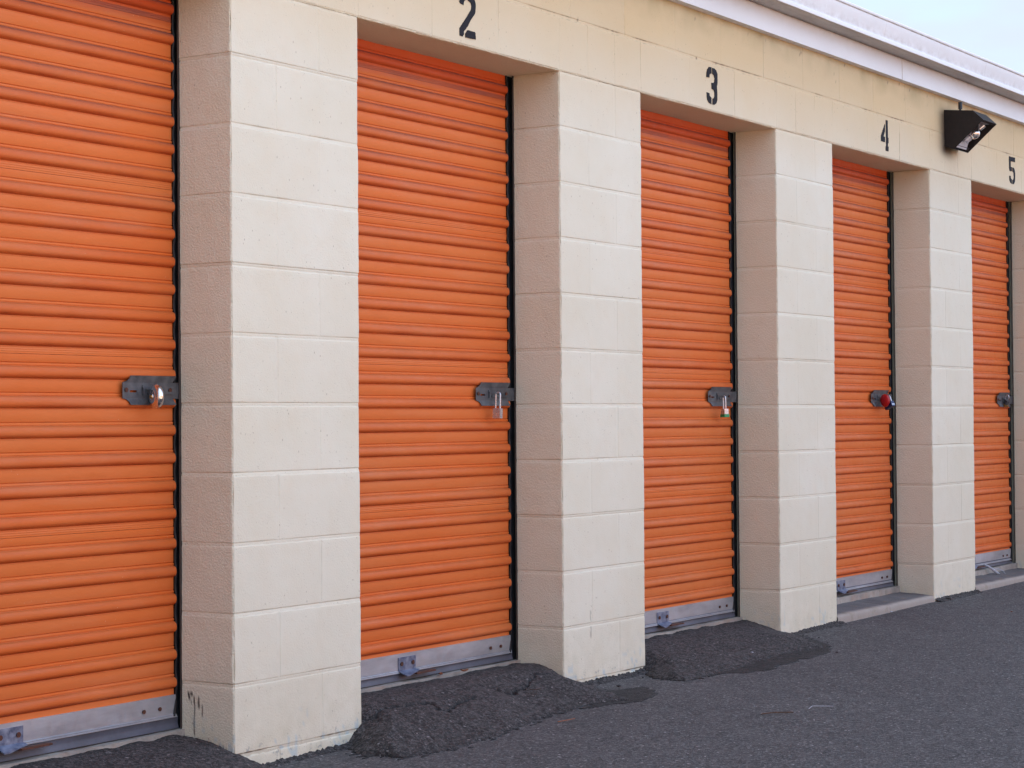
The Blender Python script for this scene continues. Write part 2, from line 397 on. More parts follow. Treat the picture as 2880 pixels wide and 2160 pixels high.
def xs_joint(x0, x1, js, step=.008):
    out = [x0, x1]
    for j in js: out += [j+o for o in (-.009, -.0066, -.0056, -.0045, 0, .0038, .0046, .0053, .006, .0072, .01)]
    out = sorted(v for v in out if x0 <= v <= x1); res = [out[0]]
    for v in out[1:]:
        n = max(1, int(math.ceil((v-res[-1])/step))); a = res[-1]; res += [a+(v-a)*i/n for i in range(1, n+1)]
    return np.array(sorted(set(np.round(res, 5))))
def front_fields(x, z, heads):
    """displacement depth and crack grime for the front face; heads(course) -> list of joint x"""
    d = z-np.round(z/B)*B; kz = np.round(z/B)
    amp = np.where(kz == 0, 1.6, 1.0)
    dep, cr = joint_profile(d, x, kz*7.3, wd=np.where((kz == 0) | (kz == 12), .0021, .0013)); dep = dep*amp
    cr = cr*np.where(kz == 0, 3.2, np.where(kz == 12, 2.6, np.where(kz == 11, 1.0, .75)))
    c = np.floor(z/B)
    for cc in np.unique(c):
        for j in heads(int(cc)):
            s = (c == cc) & (np.abs(x-j) < .02)
            if s.any():
                dd, cx = joint_profile((x-j)[s], z[s], x[s]*0+j*5+cc, 21)
                strong = .45+.9*((int(abs(j*100))*7+int(cc)*13) % 10)/10
                dep[s] = np.maximum(dep[s], dd*.5); cr[s] = np.maximum(cr[s], cx*strong*(1.5 if cc >= 11 else .8))
    return dep, np.clip(cr, 0, .95)
def blue_field(x, z):
    b = np.zeros_like(x)
    return b
wall = G()
PX = [(-PITCH-.001, -1.2192)]+[(i*PITCH, i*PITCH+.6096) for i in range(0, 5)]
LAMP = (5.80, 2.45)
def pillar(x0, x1):
    yj = np.linspace(.197, .009, 76 if abs(x0) < .01 else 24)
    js = [x0+B, x0+2*B]; xf = xs_joint(x0+.006, x1-.006, js, .009)
    px, py, nx, ny, co = [], [], [], [], []
    for y in yj: px.append(x0); py.append(y); nx.append(-1); ny.append(0); co.append(0)
    for t in np.linspace(0, 90, 7):
        a = R(t); rr = .0035; px.append(x0+rr-rr*math.cos(a)); py.append(rr-rr*math.sin(a)); nx.append(-math.cos(a)); ny.append(-math.sin(a)); co.append(math.sin(2*a))
    for x in xf: px.append(x); py.append(0); nx.append(0); ny.append(-1); co.append(0)
    for t in np.linspace(0, 90, 7):
        a = R(90-t); rr = .0035; px.append(x1-rr+rr*math.cos(a)); py.append(rr-rr*math.sin(a)); nx.append(math.cos(a)); ny.append(-math.sin(a)); co.append(math.sin(2*a))
    for y in yj[::-1]: px.append(x1); py.append(y); nx.append(1); ny.append(0); co.append(0)
    px, py, nx, ny, co = map(np.array, (px, py, nx, ny, co))
    zs = zs_courses(-.14, ZL)
    PXg, Zg = np.meshgrid(px, zs, indexing='ij'); PYg = py[:, None]+0*Zg; NX = nx[:, None]+0*Zg; NY = ny[:, None]+0*Zg; CO = co[:, None]+0*Zg
    # running coordinate so that the jambs get joints too
    run = np.where(NX < -.5, x0-PYg, np.where(NX > .5, x1+PYg, PXg))
    dep, cr = front_fields(run, Zg, lambda c: [x0+(2*B if c % 2 == 0 else B)])
    nse = (fbm(run*30, Zg*30, x0, 2)-.5)*.0016+(fbm(run*4, Zg*4, x0, 9)-.5)*.004
    arr = CO*(vnoise(Zg*150, x0*9, PXg*0, 3)*.0016+np.maximum(0, fbm(Zg*34, x0*7+NX, 0, 8)-.55)*.03)
    # corners lose a bit more mortar where a bed joint comes out
    arr += CO*np.exp(-((Zg-np.round(Zg/B)*B)/.008)**2)*.003*vnoise(Zg*9, x0, NX, 4)
    D = dep+nse+arr
    # uneven block setting
    D += (vnoise(np.floor(Zg/B), x0*3.1, NX*0+1, 6)-.5)*.0028
    P = np.stack([PXg-NX*D, PYg-NY*D, Zg], -1)
    blue = np.zeros_like(Zg); dark_mark = np.zeros_like(Zg)
    low = sstep(.16, .0, Zg)*(vnoise(run*60, Zg*60, 1, 31) > .72)*(vnoise(run*9, Zg*9, 1, 33) > .62)
    blue = low*.45
    if abs(x0) < .01:     # black drips on the near jamb
        yy = np.where(NX < -.5, PYg, 9.)
        def drip(y, za, zb, w): return np.exp(-((yy-y+.0015*np.sin(Zg*60))/w)**2)*((Zg < za) & (Zg > zb))
        blob = (((yy-.163)/.016)**2+((Zg-.163-(yy-.163)*.7)/.014)**2 < 1)*(vnoise(yy*300, Zg*300, 0, 5) > .35)
        dark_mark = np.clip(drip(.150, .15, .04, .0022)*(vnoise(Zg*200, 0, 0, 2) > .22)+drip(.121, .152, .100, .002)*(vnoise(Zg*240, 3, 0, 2) > .4)+drip(.134, .16, .135, .004)*(vnoise(yy*300, Zg*300, 2, 5) > .4)+blob, 0, .95)
    if abs(x0-PITCH) < .01:
        fx = np.where(NY < -.5, PXg, 99.)
        dark_mark = np.exp(-((fx-2.025)/.0028)**2)*((Zg < .252) & (Zg > .150))*(vnoise(Zg*150, fx*300, 0, 2) > .3)*.6*(np.abs(Zg-.204) > .008)
    chip = (vnoise(run*45, Zg*45, x0, 51)*sstep(.10, -.03, Zg) > .62)*.8*(NX < -.5)
    cr = np.maximum(cr, chip)
    bid = np.floor(Zg/B)*7.3+(run > x0+(2*B)*(np.floor(Zg/B) % 2 == 0)+B*(np.floor(Zg/B) % 2 == 1))*3.7+(NX < -.5)*1.9
    tone = vnoise(bid*1.7, x0*3+1, 0*run, 61)
    wall.grid(P, {'crack': cr, 'dark_mark': dark_mark, 'blue': blue, 'tone': tone, 'side': sstep(.2, .8, np.abs(NX))*.9}, flip=True)
for a, b in PX: pillar(a, b)
def dark_mark_at(x, y, z):  # soft-edged dark patch on the wall around the lamp
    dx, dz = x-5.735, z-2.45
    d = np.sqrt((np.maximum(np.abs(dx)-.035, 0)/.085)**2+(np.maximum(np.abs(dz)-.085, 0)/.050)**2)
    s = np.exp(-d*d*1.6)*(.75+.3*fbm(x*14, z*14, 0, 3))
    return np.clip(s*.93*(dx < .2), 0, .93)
SPOTS = [(2.901,2.596),(3.390,2.614),(3.560,2.610),(3.739,2.583),(3.929,2.608),(3.914,2.594),(4.095,2.617),(4.419,2.618),(4.297,2.566),(4.310,2.528),(2.858,2.408),(2.915,2.438),(3.092,2.440),(3.173,2.428),(4.943,2.605),(5.229,2.611),(5.155,2.549),(5.466,2.615),(5.464,2.562),(5.089,2.620),(.668,2.282),(1.967,2.444),(1.018,2.25)]
def lintel(x0, x1, fine):
    heads11 = []
    for i in range(-3, 9): heads11 += [i*PITCH, i*PITCH+B, i*PITCH+2*B, i*PITCH+3*B, i*PITCH+3*B+.4064, i*PITCH+3*B+.8128]
    heads12 = [1.908+.4064*k for k in range(-16, 32)]
    H = lambda c: heads11 if c == 11 else heads12
    xs = xs_joint(x0, x1, [j for j in heads11+heads12 if x0 < j < x1], .010 if fine else .05)
    zf = zs_courses(ZL+.0035, ZT+.03)[::-1]
    py, pz, ny, nz, co = [], [], [], [], []
    for z in zf: py.append(0); pz.append(z); ny.append(-1); nz.append(0); co.append(0)
    for t in np.linspace(0, 90, 6)[1:-1]:
        a = R(t); py.append(.0035-.0035*math.cos(a)); pz.append(ZL+.0035-.0035*math.sin(a)); ny.append(-math.cos(a)); nz.append(-math.sin(a)); co.append(math.sin(2*a))
    for y in np.linspace(.005, .26, 26): py.append(y); pz.append(ZL); ny.append(0); nz.append(-1); co.append(0)
    py, pz, ny, nz, co = map(np.array, (py, pz, ny, nz, co))
    Xg, PY = np.meshgrid(xs, py, indexing='ij'); PZ = pz[None]+0*Xg; NY = ny[None]+0*Xg; NZ = nz[None]+0*Xg; CO = co[None]+0*Xg
    run = np.where(NZ < -.5, ZL-PY, PZ)
    dep, cr = front_fields(Xg, np.where(NZ < -.5, ZL+.05, run), H)
    fr = (NY < -.5); under = NZ < -.5
    dep = np.where(under, dep*.6, dep); cr = np.where(under, cr*.3, cr)
    D = dep+(fbm(Xg*30, run*30, 1, 2)-.5)*.0016+(fbm(Xg*3, run*3, 1, 9)-.5)*.005+CO*(vnoise(Xg*110, 2, 0, 3)*.003+np.maximum(0, fbm(Xg*20, 4, 0, 8)-.55)*.02)
    # dirty caulk line under the eave
    cr = np.maximum(cr, fr*np.exp(-((PZ-ZT+.004+.004*vnoise(Xg*6, 0, 0, 4))/.0022)**2)*sstep(.25, .6, vnoise(Xg*25, 1, 0, 5))*.85)
    P = np.stack([Xg, PY-NY*D, PZ-NZ*D], -1)
    for q, (sx, sz) in enumerate(SPOTS):
        rr_ = .0045+.004*((q*37) % 10)/10; d_ = np.hypot((Xg-sx)*1.2, PZ-sz)+(vnoise(Xg*260, PZ*260, q, 3)-.5)*.006
        cr = np.maximum(cr, fr*.95*(1-sstep(rr_*.5, rr_, d_)))
    tone = vnoise(np.floor(PZ/B)*5.1+np.floor(Xg/.4064+.3*(PZ > 12*B))*2.3, 2, 0*Xg, 71)
    wall.grid(P, {'crack': cr, 'dark_mark': dark_mark_at(Xg, PY, PZ)*fr, 'blue': 0*Xg, 'tone': tone, 'side': under*.9}, flip=True)
lintel(-PITCH, 8.0, True)
# plain stretches left and right of what the photo shows, ends and inner core
def plain(x0, x1):
    xs = xs_joint(x0, x1, [], .1); zs = zs_courses(-.3, ZT+.03)
    X, Z = np.meshgrid(xs, zs, indexing='ij'); dep, cr = front_fields(X, Z, lambda c: [])
    P = np.stack([X, dep+0*X, Z], -1); wall.grid(P, {'crack': cr, 'dark_mark': 0*X, 'blue': 0*X}, flip=True)
plain(XL, -PITCH-.001); plain(4*PITCH+.6096+.0, XR) if False else None
plain(8.001, XR)
# right end of the visible row: the wall face between the fifth pillar and x = 8
xs_ = np.linspace(4*PITCH+.6096-.004, 8.001, 12); zs_ = zs_courses(-.3, ZL)
X, Z = np.meshgrid(xs_, zs_, indexing='ij'); dp, cr = front_fields(X, Z, lambda c: []); wall.grid(np.stack([X, dp+.001, Z], -1), {'crack': cr, 'dark_mark': 0*X, 'blue': 0*X}, flip=True)
wall.box(XL, XR, .275, 7.0, -.3, ZT+.02)
wall.box(XL, -PITCH-.01, .01, .28, -.3, ZT+.02); wall.box(8.01, XR, .01, .28, -.3, ZT+.02)
for a, b in PX: wall.box(a+.03, b-.03, .05, .28, -.3, ZL+.02)
wall.box(-PITCH, 8.02, .03, .28, ZL+.03, ZT+.02)
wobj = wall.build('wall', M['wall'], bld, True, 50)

# ------------------------------------------------------------------ roof edge
def sweep(name, prof, x0, x1, mat, seams=(), step=.12, attr=None, flip=False):
    xs = sorted(set([x0, x1]+[round(x, 4) for x in np.arange(x0, x1, step)]+[s+o for s in seams for o in (-.005, -.0028, .0028, .005) if x0 < s < x1]))
    xs = np.array(xs); pr = np.array(prof, float)
    P = np.zeros((len(xs), len(pr), 3)); P[:, :, 0] = xs[:, None]; P[:, :, 1] = pr[None, :, 0]; P[:, :, 2] = pr[None, :, 1]
    w = (fbm(xs*.7, 0, 0, 14)-.5)*.006; P[:, :, 1] += w[:, None]; P[:, :, 2] += ((fbm(xs*.5, 3, 0, 17)-.5)*.004)[:, None]
    c = np.zeros(P.shape[:2])
    for s in seams:
        k = np.abs(xs-s) < (.003 if s in seamx else .0001); P[k, :, 1] += .004; c[k] = 1
        if s not in seamx: P[xs > s, :, 1] -= .0016*((gs.index(s) % 2)*2-1)
    if attr: c = np.maximum(c, np.array(attr)[None, :]+0*c)
    g = G(); g.grid(P, {'crack': c}, flip=flip); o = g.build(name, mat, bld, True, 30)
    s = o.modifiers.new('thick', 'SOLIDIFY'); s.thickness = .0012; s.offset = 0
    return o
seamx = [5.043+3.05*k for k in range(-3, 3)]
gs = [5.263+.68*k for k in range(-14, 13)]
sweep('soffit_board', [(.02, ZT+.003), (0, ZT+.003), (-.030, ZT+.003)], XL-.1, XR+.1, M['trim'], attr=[.5, .5, .35])
sweep('fascia', [(-.030, ZT+.002), (-.0345, ZT+.003), (-.035, ZT+.012), (-.035, ZT+.03), (-.035, ZT+.09), (-.035, ZT+.102), (-.035, ZT+.108)], XL-.1, XR+.1, M['trim'], seamx, attr=[.3, .1, 0, 0, .12, .4, .55])
sweep('gutter_underside', [(-.033, 2.741), (-.07, 2.742), (-.11, 2.742), (-.136, 2.741)], XL-.12, XR+.12, M['soffit'], flip=False)
gp = [(-.136, 2.7405), (-.1385, 2.7415), (-.139, 2.745), (-.139, 2.756), (-.138, 2.7595), (-.1355, 2.762), (-.1345, 2.766), (-.1345, 2.772), (-.136, 2.785), (-.1385, 2.797), (-.1415, 2.810), (-.1445, 2.822), (-.1465, 2.833), (-.1470, 2.838), (-.1445, 2.8395), (-.1470, 2.8415), (-.1515, 2.8435), (-.153, 2.8475), (-.152, 2.854), (-.148, 2.857), (-.143, 2.856), (-.139, 2.853)]
ga = [.2, .1, 0, 0, .1, .4, .6, .6, .4, .2, .05, 0, 0, .1, .4, .8, .5, .1, 0, 0, 0, 0]
sweep('gutter', gp, XL-.12, XR+.12, M['trim'], gs, attr=ga)
g = G(); g.box(XL-.11, XR+.11, -.030, -.026, ZT+.006, 2.85); g.box(XL-.11, XR+.11, -.13, -.03, 2.746, 2.748); g.a = {}
g.build('gutter_back', M['trim'], bld, False)
bm = bmesh.new()
bm_prism(bm, [(-.05, 2.853), (3.5, 3.05), (7.2, 2.853), (7.2, 2.82), (3.5, 3.01), (-.05, 2.82)], 'x', XL-.2, XR+.2)
bm_prism(bm, [(-.024, 2.66), (7.0, 2.66), (7.0, 2.84), (3.5, 3.02), (-.024, 2.84)], 'x', XL+.01, XR-.01)
bm_obj('roof', bm, M['roof'], bld)

# ------------------------------------------------------------------ stencilled numbers
NUM = {
 2: [[(1.183,2.386),(1.182,2.380),(1.186,2.375),(1.206,2.373),(1.209,2.385),(1.215,2.391),(1.222,2.393),(1.222,2.417),(1.205,2.414),(1.190,2.404)],
     [(1.234,2.393),(1.246,2.390),(1.253,2.386),(1.256,2.377),(1.253,2.365),(1.211,2.320),(1.181,2.291),(1.182,2.265),(1.200,2.265),(1.208,2.273),(1.207,2.282),(1.229,2.303),(1.254,2.333),(1.277,2.356),(1.280,2.374),(1.280,2.390),(1.275,2.402),(1.262,2.412),(1.246,2.417),(1.234,2.418)],
     [(1.229,2.291),(1.217,2.277),(1.218,2.264),(1.279,2.267),(1.279,2.288),(1.273,2.291)]],
 3: [[(3.041,2.419),(3.021,2.417),(3.006,2.406),(2.999,2.391),(2.997,2.373),(3.022,2.373),(3.024,2.386),(3.031,2.392),(3.042,2.392)],
     [(3.051,2.417),(3.052,2.392),(3.064,2.389),(3.072,2.376),(3.069,2.361),(3.059,2.354),(3.043,2.355),(3.044,2.330),(3.060,2.329),(3.068,2.322),(3.069,2.303),(3.059,2.291),(3.050,2.290),(3.049,2.265),(3.070,2.267),(3.083,2.275),(3.092,2.289),(3.093,2.317),(3.089,2.345),(3.095,2.361),(3.095,2.398),(3.083,2.412),(3.070,2.417)],
     [(2.997,2.309),(3.020,2.309),(3.023,2.298),(3.039,2.291),(3.038,2.265),(3.018,2.268),(3.002,2.280),(2.998,2.292)]],
 4: [[(4.896,2.401),(4.845,2.338),(4.845,2.311),(4.895,2.310),(4.895,2.336),(4.876,2.337),(4.896,2.363)],
     [(4.908,2.421),(4.907,2.293),(4.902,2.290),(4.902,2.269),(4.939,2.269),(4.940,2.293),(4.931,2.293),(4.931,2.307),(4.939,2.311),(4.940,2.335),(4.932,2.337),(4.932,2.421)]],
 5: [[(6.709,2.429),(6.807,2.431),(6.806,2.406),(6.734,2.404),(6.733,2.372),(6.753,2.371),(6.752,2.348),(6.717,2.347),(6.707,2.362)],
     [(6.762,2.371),(6.762,2.349),(6.780,2.342),(6.783,2.316),(6.772,2.303),(6.760,2.300),(6.759,2.277),(6.780,2.277),(6.800,2.292),(6.805,2.310),(6.806,2.343),(6.798,2.361),(6.783,2.372)],
     [(6.708,2.320),(6.729,2.321),(6.733,2.308),(6.750,2.301),(6.750,2.277),(6.724,2.282),(6.710,2.297)]]}
for k, polys in NUM.items():
    bm = bmesh.new(); rnd = random.Random(k)
    for pl in polys:
        pts = []
        for i, p in enumerate(pl):
            q = pl[(i+1) % len(pl)]; L = math.hypot(q[0]-p[0], q[1]-p[1]); n = max(1, int(L/.006))
            for j in range(n):
                t = j/n; pts.append((p[0]+(q[0]-p[0])*t+rnd.uniform(-.0008, .0008), p[1]+(q[1]-p[1])*t+rnd.uniform(-.0008, .0008)))
        bm_prism(bm, pts, 'y', -.0022, .006)
    o = bm_obj('door_number', bm, M['ink'], bld); o['label'] = 'black stencilled number %d above its door' % k

# ------------------------------------------------------------------ roll-up doors (local origin: right edge of the curtain, x to the left is negative)
ZR = [.203+(k//6)*.4945+(k % 6)*.0813 for k in range(-1, 27)]; ZR[0] = .203-.0813
def curtain_profile():
    pts = []   # (z, protrusion, dirt with painted rib-top shade, red for crease shade)
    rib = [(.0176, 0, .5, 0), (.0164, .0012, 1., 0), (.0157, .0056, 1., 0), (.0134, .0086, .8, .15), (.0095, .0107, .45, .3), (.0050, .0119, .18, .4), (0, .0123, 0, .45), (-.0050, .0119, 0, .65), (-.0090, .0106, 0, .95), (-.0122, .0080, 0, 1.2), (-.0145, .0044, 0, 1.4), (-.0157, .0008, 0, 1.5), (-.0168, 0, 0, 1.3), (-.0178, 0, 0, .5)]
    for i in range(len(ZR)-1, 0, -1):
        zc = ZR[i]; sh = (zc-ZR[i-1]); seam = sh > .084
        hi = float(np.clip((zc-1.62)/.5, 0, 1)); dirt_shade = .55+.45*hi**.8
        for dz, pr, d, rd in rib:
            pts.append((zc+dz, pr, d*dirt_shade, rd*.7))
        if i == 1:
            for z in (.184, .178, .172, .166): pts.append((z, 0, 0, 0))
            pts.append((.155, 0, 0, 0)); break
        base = zc-sh+.0813 if not seam else zc-.0068
        pts += [(zc-.0185, 0, 0, 0), (zc-.0195, .0007, .06, 0), (zc-.0205, 0, .12, 0), (zc-.0212, 0, 0, 0)]
        if seam:
            s = hi*.55
            for a, b, c in ((-.0245, 0, s), (-.0255, .0008, s+.08), (-.0265, 0, s), (-.0300, 0, s), (-.0310, .0008, s+.08), (-.0320, 0, s), (-.0372, 0, s), (-.0380, -.003, .6), (-.0388, .0016, s*.4), (-.0440, .0016, s*.3)): pts.append((zc+a, b, c, 0))
        zg = ZR[i-1]+.0265
        pts += [(zg+.0022, 0, 0, 0), (zg+.001, -.0012, 0, .65), (zg, -.0022, 0, .8), (zg-.001, -.0006, 0, .4), (zg-.002, .0014, 0, 0), (zg-.0055, .0016, 0, 0), (zg-.0072, .0014, 0, 0), (zg-.0080, 0, .1+hi*.4, 0)]
    pts.sort(key=lambda p: -p[0])
    top = [(2.262, 0, 0, 0)]
    pts = [p for p in pts if p[0] < 2.262]
    return np.array(top+pts)
CP = curtain_profile(); YC = .215; CW = 1.195
def build_door():
    xs = np.linspace(-CW, 0, 40); P = np.zeros((len(CP), len(xs), 3))
    P[:, :, 0] = xs[None]; P[:, :, 2] = CP[:, 0][:, None]
    bow = (fbm(xs*3, 0, 0, 4)-.5)*.0022
    P[:, :, 1] = -CP[:, 1][:, None]+bow[None]+(fbm(xs[None]*4+0*CP[:, :1], CP[:, :1]*5, 0, 12)-.5)*.0022
    P[:, -1, 1] += .002
    dn = fbm(xs[None]*6+0*CP[:, :1], CP[:, :1]*12, 0, 22); dirt_shade = CP[:, 2][:, None]*(.40+.75*dn)
    flat_light = ((CP[:, 1] < .001) & (CP[:, 2] < .1) & (CP[:, 3] < .1)).astype(float)[:, None]*(.55+.6*dn)
    g = G(); g.grid(P, {'flat_light': flat_light, 'dirt_shade': np.clip(dirt_shade, 0, .92), 'red': CP[:, 3][:, None]*(.25+.75*dn)}, flip=False)
    cur = g.build('roll_up_door', M['orange'], bld, True, 55)
    # bottom bar: aluminium angle with a rolled lip
    prof = [(.150, .001), (.1685, .001), (.1685, -.004), (.113, -.004), (.1115, -.006), (.110, -.008), (.1085, -.0075), (.107, -.0075), (.1055, -.010), (.1035, -.010), (.1025, -.006), (.103, .001)]
    xs = np.linspace(-CW, .0, 20); Q = np.zeros((len(prof), 20, 3)); pr = np.array(prof)
    Q[:, :, 0] = xs[None]; Q[:, :, 1] = pr[:, 1][:, None]+(fbm(xs*5, 1, 0, 5)-.5)[None]*.001; Q[:, :, 2] = pr[:, 0][:, None]
    g = G(); g.grid(Q); bar = g.build('bottom_bar', M['alu'], cur, True, 30)
    prof = np.array([(.107, .002), (.104, -.0045), (.098, -.005), (.090, -.0035), (.083, -.004), (.076, -.007), (.070, -.008), (.069, .004)])
    Q = np.zeros((len(prof), 20, 3)); Q[:, :, 0] = np.linspace(-CW, .008, 20)[None]; Q[:, :, 1] = prof[:, 1][:, None]; Q[:, :, 2] = prof[:, 0][:, None]
    g = G(); g.grid(Q); g.build('weather_strip', M['lip'], cur, True, 40)
    # wavy edge seal following the corrugation, with a loose tail over the bar
    m = CP[:, 0] > .15; sp = CP[m]; k = np.arange(0, len(sp))
    zz = np.linspace(2.262, .165, 420); pp = np.interp(-zz, -sp[:, 0], sp[:, 1]); ker = np.hanning(23); ker /= ker.sum(); ps = np.convolve(np.pad(pp, 11, 'edge'), ker, 'valid')*1.15
    zt = np.linspace(.163, .106, 20); pt = np.linspace(ps[-1], .008, 20); zz = np.concatenate([zz, zt]); ps = np.concatenate([ps, pt])
    off = np.concatenate([np.zeros(420), -np.linspace(0, 1, 20)**1.3*.013])
    sec = [(-.001, .002), (-.0015, -.001), (.002, -.0025), (.005, -.002), (.008, .0005), (.011, .004), (.0125, .012)]
    Q = np.zeros((len(zz), len(sec), 3))
    for j, (sx, sy) in enumerate(sec): Q[:, j, 0] = sx+off; Q[:, j, 1] = -ps+sy; Q[:, j, 2] = zz
    g = G(); g.grid(Q, flip=False); g.build('edge_seal', M['black'], cur, True, 60)
    # guide track
    bm = bmesh.new(); bm_box(bm, .006, .06, .006, .04, .062, 2.262); t = bm_obj('guide_track', bm, M['track'], cur)
    bm = bmesh.new(); bm_box(bm, .0145, .05, -.0165, -.0135, .062, 2.262); t2 = bm_obj('guide_flange', bm, M['trackedge'], cur)
    bm = bmesh.new(); bm_box(bm, -CW-.05, -CW+.004, -.015, .04, .062, 2.262); bm_obj('guide_track', bm, M['track'], cur)
    # latch plate with slot, bent top and bottom flanges and notched corners
    bm = bmesh.new()
    X = [-.228, -.206, -.199, -.170, -.150, -.020, -.003]; Zc = [1.0350, 1.0520, 1.0580, 1.0800]
    vs = {}
    def V(x, z, y=-.0145):
        k = (round(x, 4), round(z, 4), round(y, 4))
        if k not in vs: vs[k] = bm.verts.new((x, y, z))
        return vs[k]
    for i in range(len(X)-1):
        for j in range(3):
            if i in (2,) and j == 1: continue
            bm.faces.new((V(X[i], Zc[j]), V(X[i+1], Zc[j]), V(X[i+1], Zc[j+1]), V(X[i], Zc[j+1])))
    def flange(z0, z1, s):
        pts = [-.206, -.199, -.170, -.150, -.020]
        low = [V(x, z0) for x in pts]; up = [bm.verts.new((x, -.0195, z1)) for x in (-.199, -.192, -.170, -.150, -.008)]
        for i in range(4): bm.faces.new((low[i], low[i+1], up[i+1], up[i]))
        a = V(-.228, z0); b = bm.verts.new((-.2135, -.0150, z0+s*.0035)); c = bm.verts.new((-.2035, -.017, z0+s*.010))
        bm.faces.new((a, low[0], b)); bm.faces.new((b, low[0], up[0], c))
    flange(1.080, 1.100, 1); flange(1.035, 1.016, -1)
    bmesh.ops.recalc_face_normals(bm, faces=bm.faces)
    lp = bm_obj('latch_plate', bm, M['galv'], cur); so_ = lp.modifiers.new('t', 'SOLIDIFY'); so_.thickness = .0022; so_.offset = 0
    bm = bmesh.new(); bm_box(bm, -.03, .05, -.0125, -.0095, 1.034, 1.081); bm_box(bm, -.150, -.060, -.0195, -.0160, 1.060, 1.073); bm_box(bm, -.128, -.020, -.0195, -.0160, 1.047, 1.0545)
    bm_box(bm, -.150, -.145, -.023, -.0145, 1.044, 1.066)
    bm_obj('latch_bolt', bm, M['galv'], cur, bevel=.0008, seg=1)
    for x in (-.215, -.032):
        bm = bmesh.new(); bm_cyl(bm, (x, -.0168, 1.059), (0, 1, 0), .0068, .004, 14, .0052); bm_obj('rivet', bm, M['rust'], cur, True)['up'] = 1
    for x in (-.137, -.070):
        bm = bmesh.new(); bm_cyl(bm, (x, -.0060, .134), (0, 1, 0), .0062, .005, 14, .005); bm_obj('rivet', bm, M['rust'], cur, True)
    # foot bracket: angle plate, sloping gusset and a rusty pull bar
    bm = bmesh.new()
    bm_box(bm, -.705, -.606, -.0075, -.0045, .110, .156)
    fl = [(-.706, -.006, .112), (-.606, -.006, .112), (-.602, -.020, .107), (-.686, -.042, .098), (-.706, -.042, .098)]
    A_ = [bm.verts.new(p) for p in fl]; B_ = [bm.verts.new((p[0], p[1], p[2]-.003)) for p in fl]
    bm.faces.new(A_); bm.faces.new(B_[::-1])
    for q in range(5): bm.faces.new((A_[q], A_[(q+1) % 5], B_[(q+1) % 5], B_[q]))
    bm_obj('foot_bracket', bm, M['bracket'], cur, bevel=.0006, seg=1)
    bm = bmesh.new(); bm_prism(bm, [(-.640, -.016), (-.530, -.016), (-.522, -.024), (-.528, -.038), (-.640, -.038)], 'z', .0960, .1010); bm_obj('pull_bar', bm, M['rust'], cur, bevel=.001, seg=1)
    for x in (-.690, -.625):
        bm = bmesh.new(); bm_cyl(bm, (x, -.0085, .134), (0, 1, 0), .0075, .005, 14, .006); bm_obj('rivet', bm, M['rust'], cur, True)
    return cur
door = build_door()
DX = [-.014, PITCH-.028, 2*PITCH-.036, 3*PITCH-.042, 4*PITCH-.045]; DZ = [0, .015, .017, .021, .024]; LX = [0, -.006, -.018, -.048, -.004]
doors = []
for i in range(5):
    if i == 0: d = door
    else:
        d = door.copy(); C.objects.link(d)
        for ch in list(door.children):
            c = ch.copy(); C.objects.link(c); c.parent = d
    d.location = (DX[i], YC, 0); d['label'] = 'orange corrugated roll-up door ' + ('partly cut off at the left edge' if i == 0 else 'under the stencilled number %d' % (i+1))
    doors.append(d)
for i, d in enumerate(doors):     # tracks reach the jamb whatever the curtain width
    edge = i*PITCH-DX[i]
    for ch in d.children:
        if ch.name.startswith('guide_flange'): ch.location.x = edge-.0145-.005
        if ch.name.startswith(('latch_plate', 'latch_bolt')) or (ch.name.startswith('rivet') and ch.get('up')): ch.location.x = LX[i]
        if ch.name.startswith(('bottom_bar', 'foot_bracket', 'pull_bar')) or (ch.name.startswith('rivet') and not ch.get('up')): ch.location.z = DZ[i]*.4
        if ch.name.startswith('weather_strip'): ch.location.z = DZ[i]

# ------------------------------------------------------------------ sills
bm = bmesh.new()
for i in range(5):
    x1 = i*PITCH; x0 = x1-1.2192; zt = .066+DZ[i]
    vs = bm_box(bm, x0-.02, x1+.02, .186, .27, -.2, zt)
bmesh.ops.subdivide_edges(bm, edges=bm.edges[:], cuts=14, use_grid_fill=True)
from mathutils import noise as mn
for v in bm.verts: v.co += Vector((0, (mn.noise(v.co*14))*.006, mn.noise(v.co*17+Vector((5, 0, 0)))*.003))
bm_obj('door_sill', bm, M['concrete'], bld, True)

# ------------------------------------------------------------------ asphalt ramps
def poly_dist(X, Y, poly):
    """signed distance, positive inside"""
    d = np.full(X.shape, 1e9); inside = np.zeros(X.shape, bool); n = len(poly)
    for i in range(n):
        x1, y1 = poly[i]; x2, y2 = poly[(i+1) % n]; L = (x2-x1)**2+(y2-y1)**2
        t = np.clip(((X-x1)*(x2-x1)+(Y-y1)*(y2-y1))/L, 0, 1); d = np.minimum(d, np.hypot(X-x1-t*(x2-x1), Y-y1-t*(y2-y1)))
        c = ((y1 > Y) != (y2 > Y)) & (X < (x2-x1)*(Y-y1)/(y2-y1+1e-12)+x1); inside ^= c
    return np.where(inside, d, -d)
def line_dist(X, Y, pts):
    d = np.full(X.shape, 1e9)
    for (x1, y1), (x2, y2) in zip(pts[:-1], pts[1:]):
        L = (x2-x1)**2+(y2-y1)**2; t = np.clip(((X-x1)*(x2-x1)+(Y-y1)*(y2-y1))/L, 0, 1); d = np.minimum(d, np.hypot(X-x1-t*(x2-x1), Y-y1-t*(y2-y1)))
    return d
CR = [[(.625,-.01),(.64,-.03),(.72,-.02),(.77,-.04),(.85,-.03),(.92,-.05),(.88,-.09),(.91,-.115),(1.0,-.085),(1.14,-.07)], [(1.30,.02),(1.36,-.07),(1.49,-.05),(1.64,.01),(1.75,-.01)]]
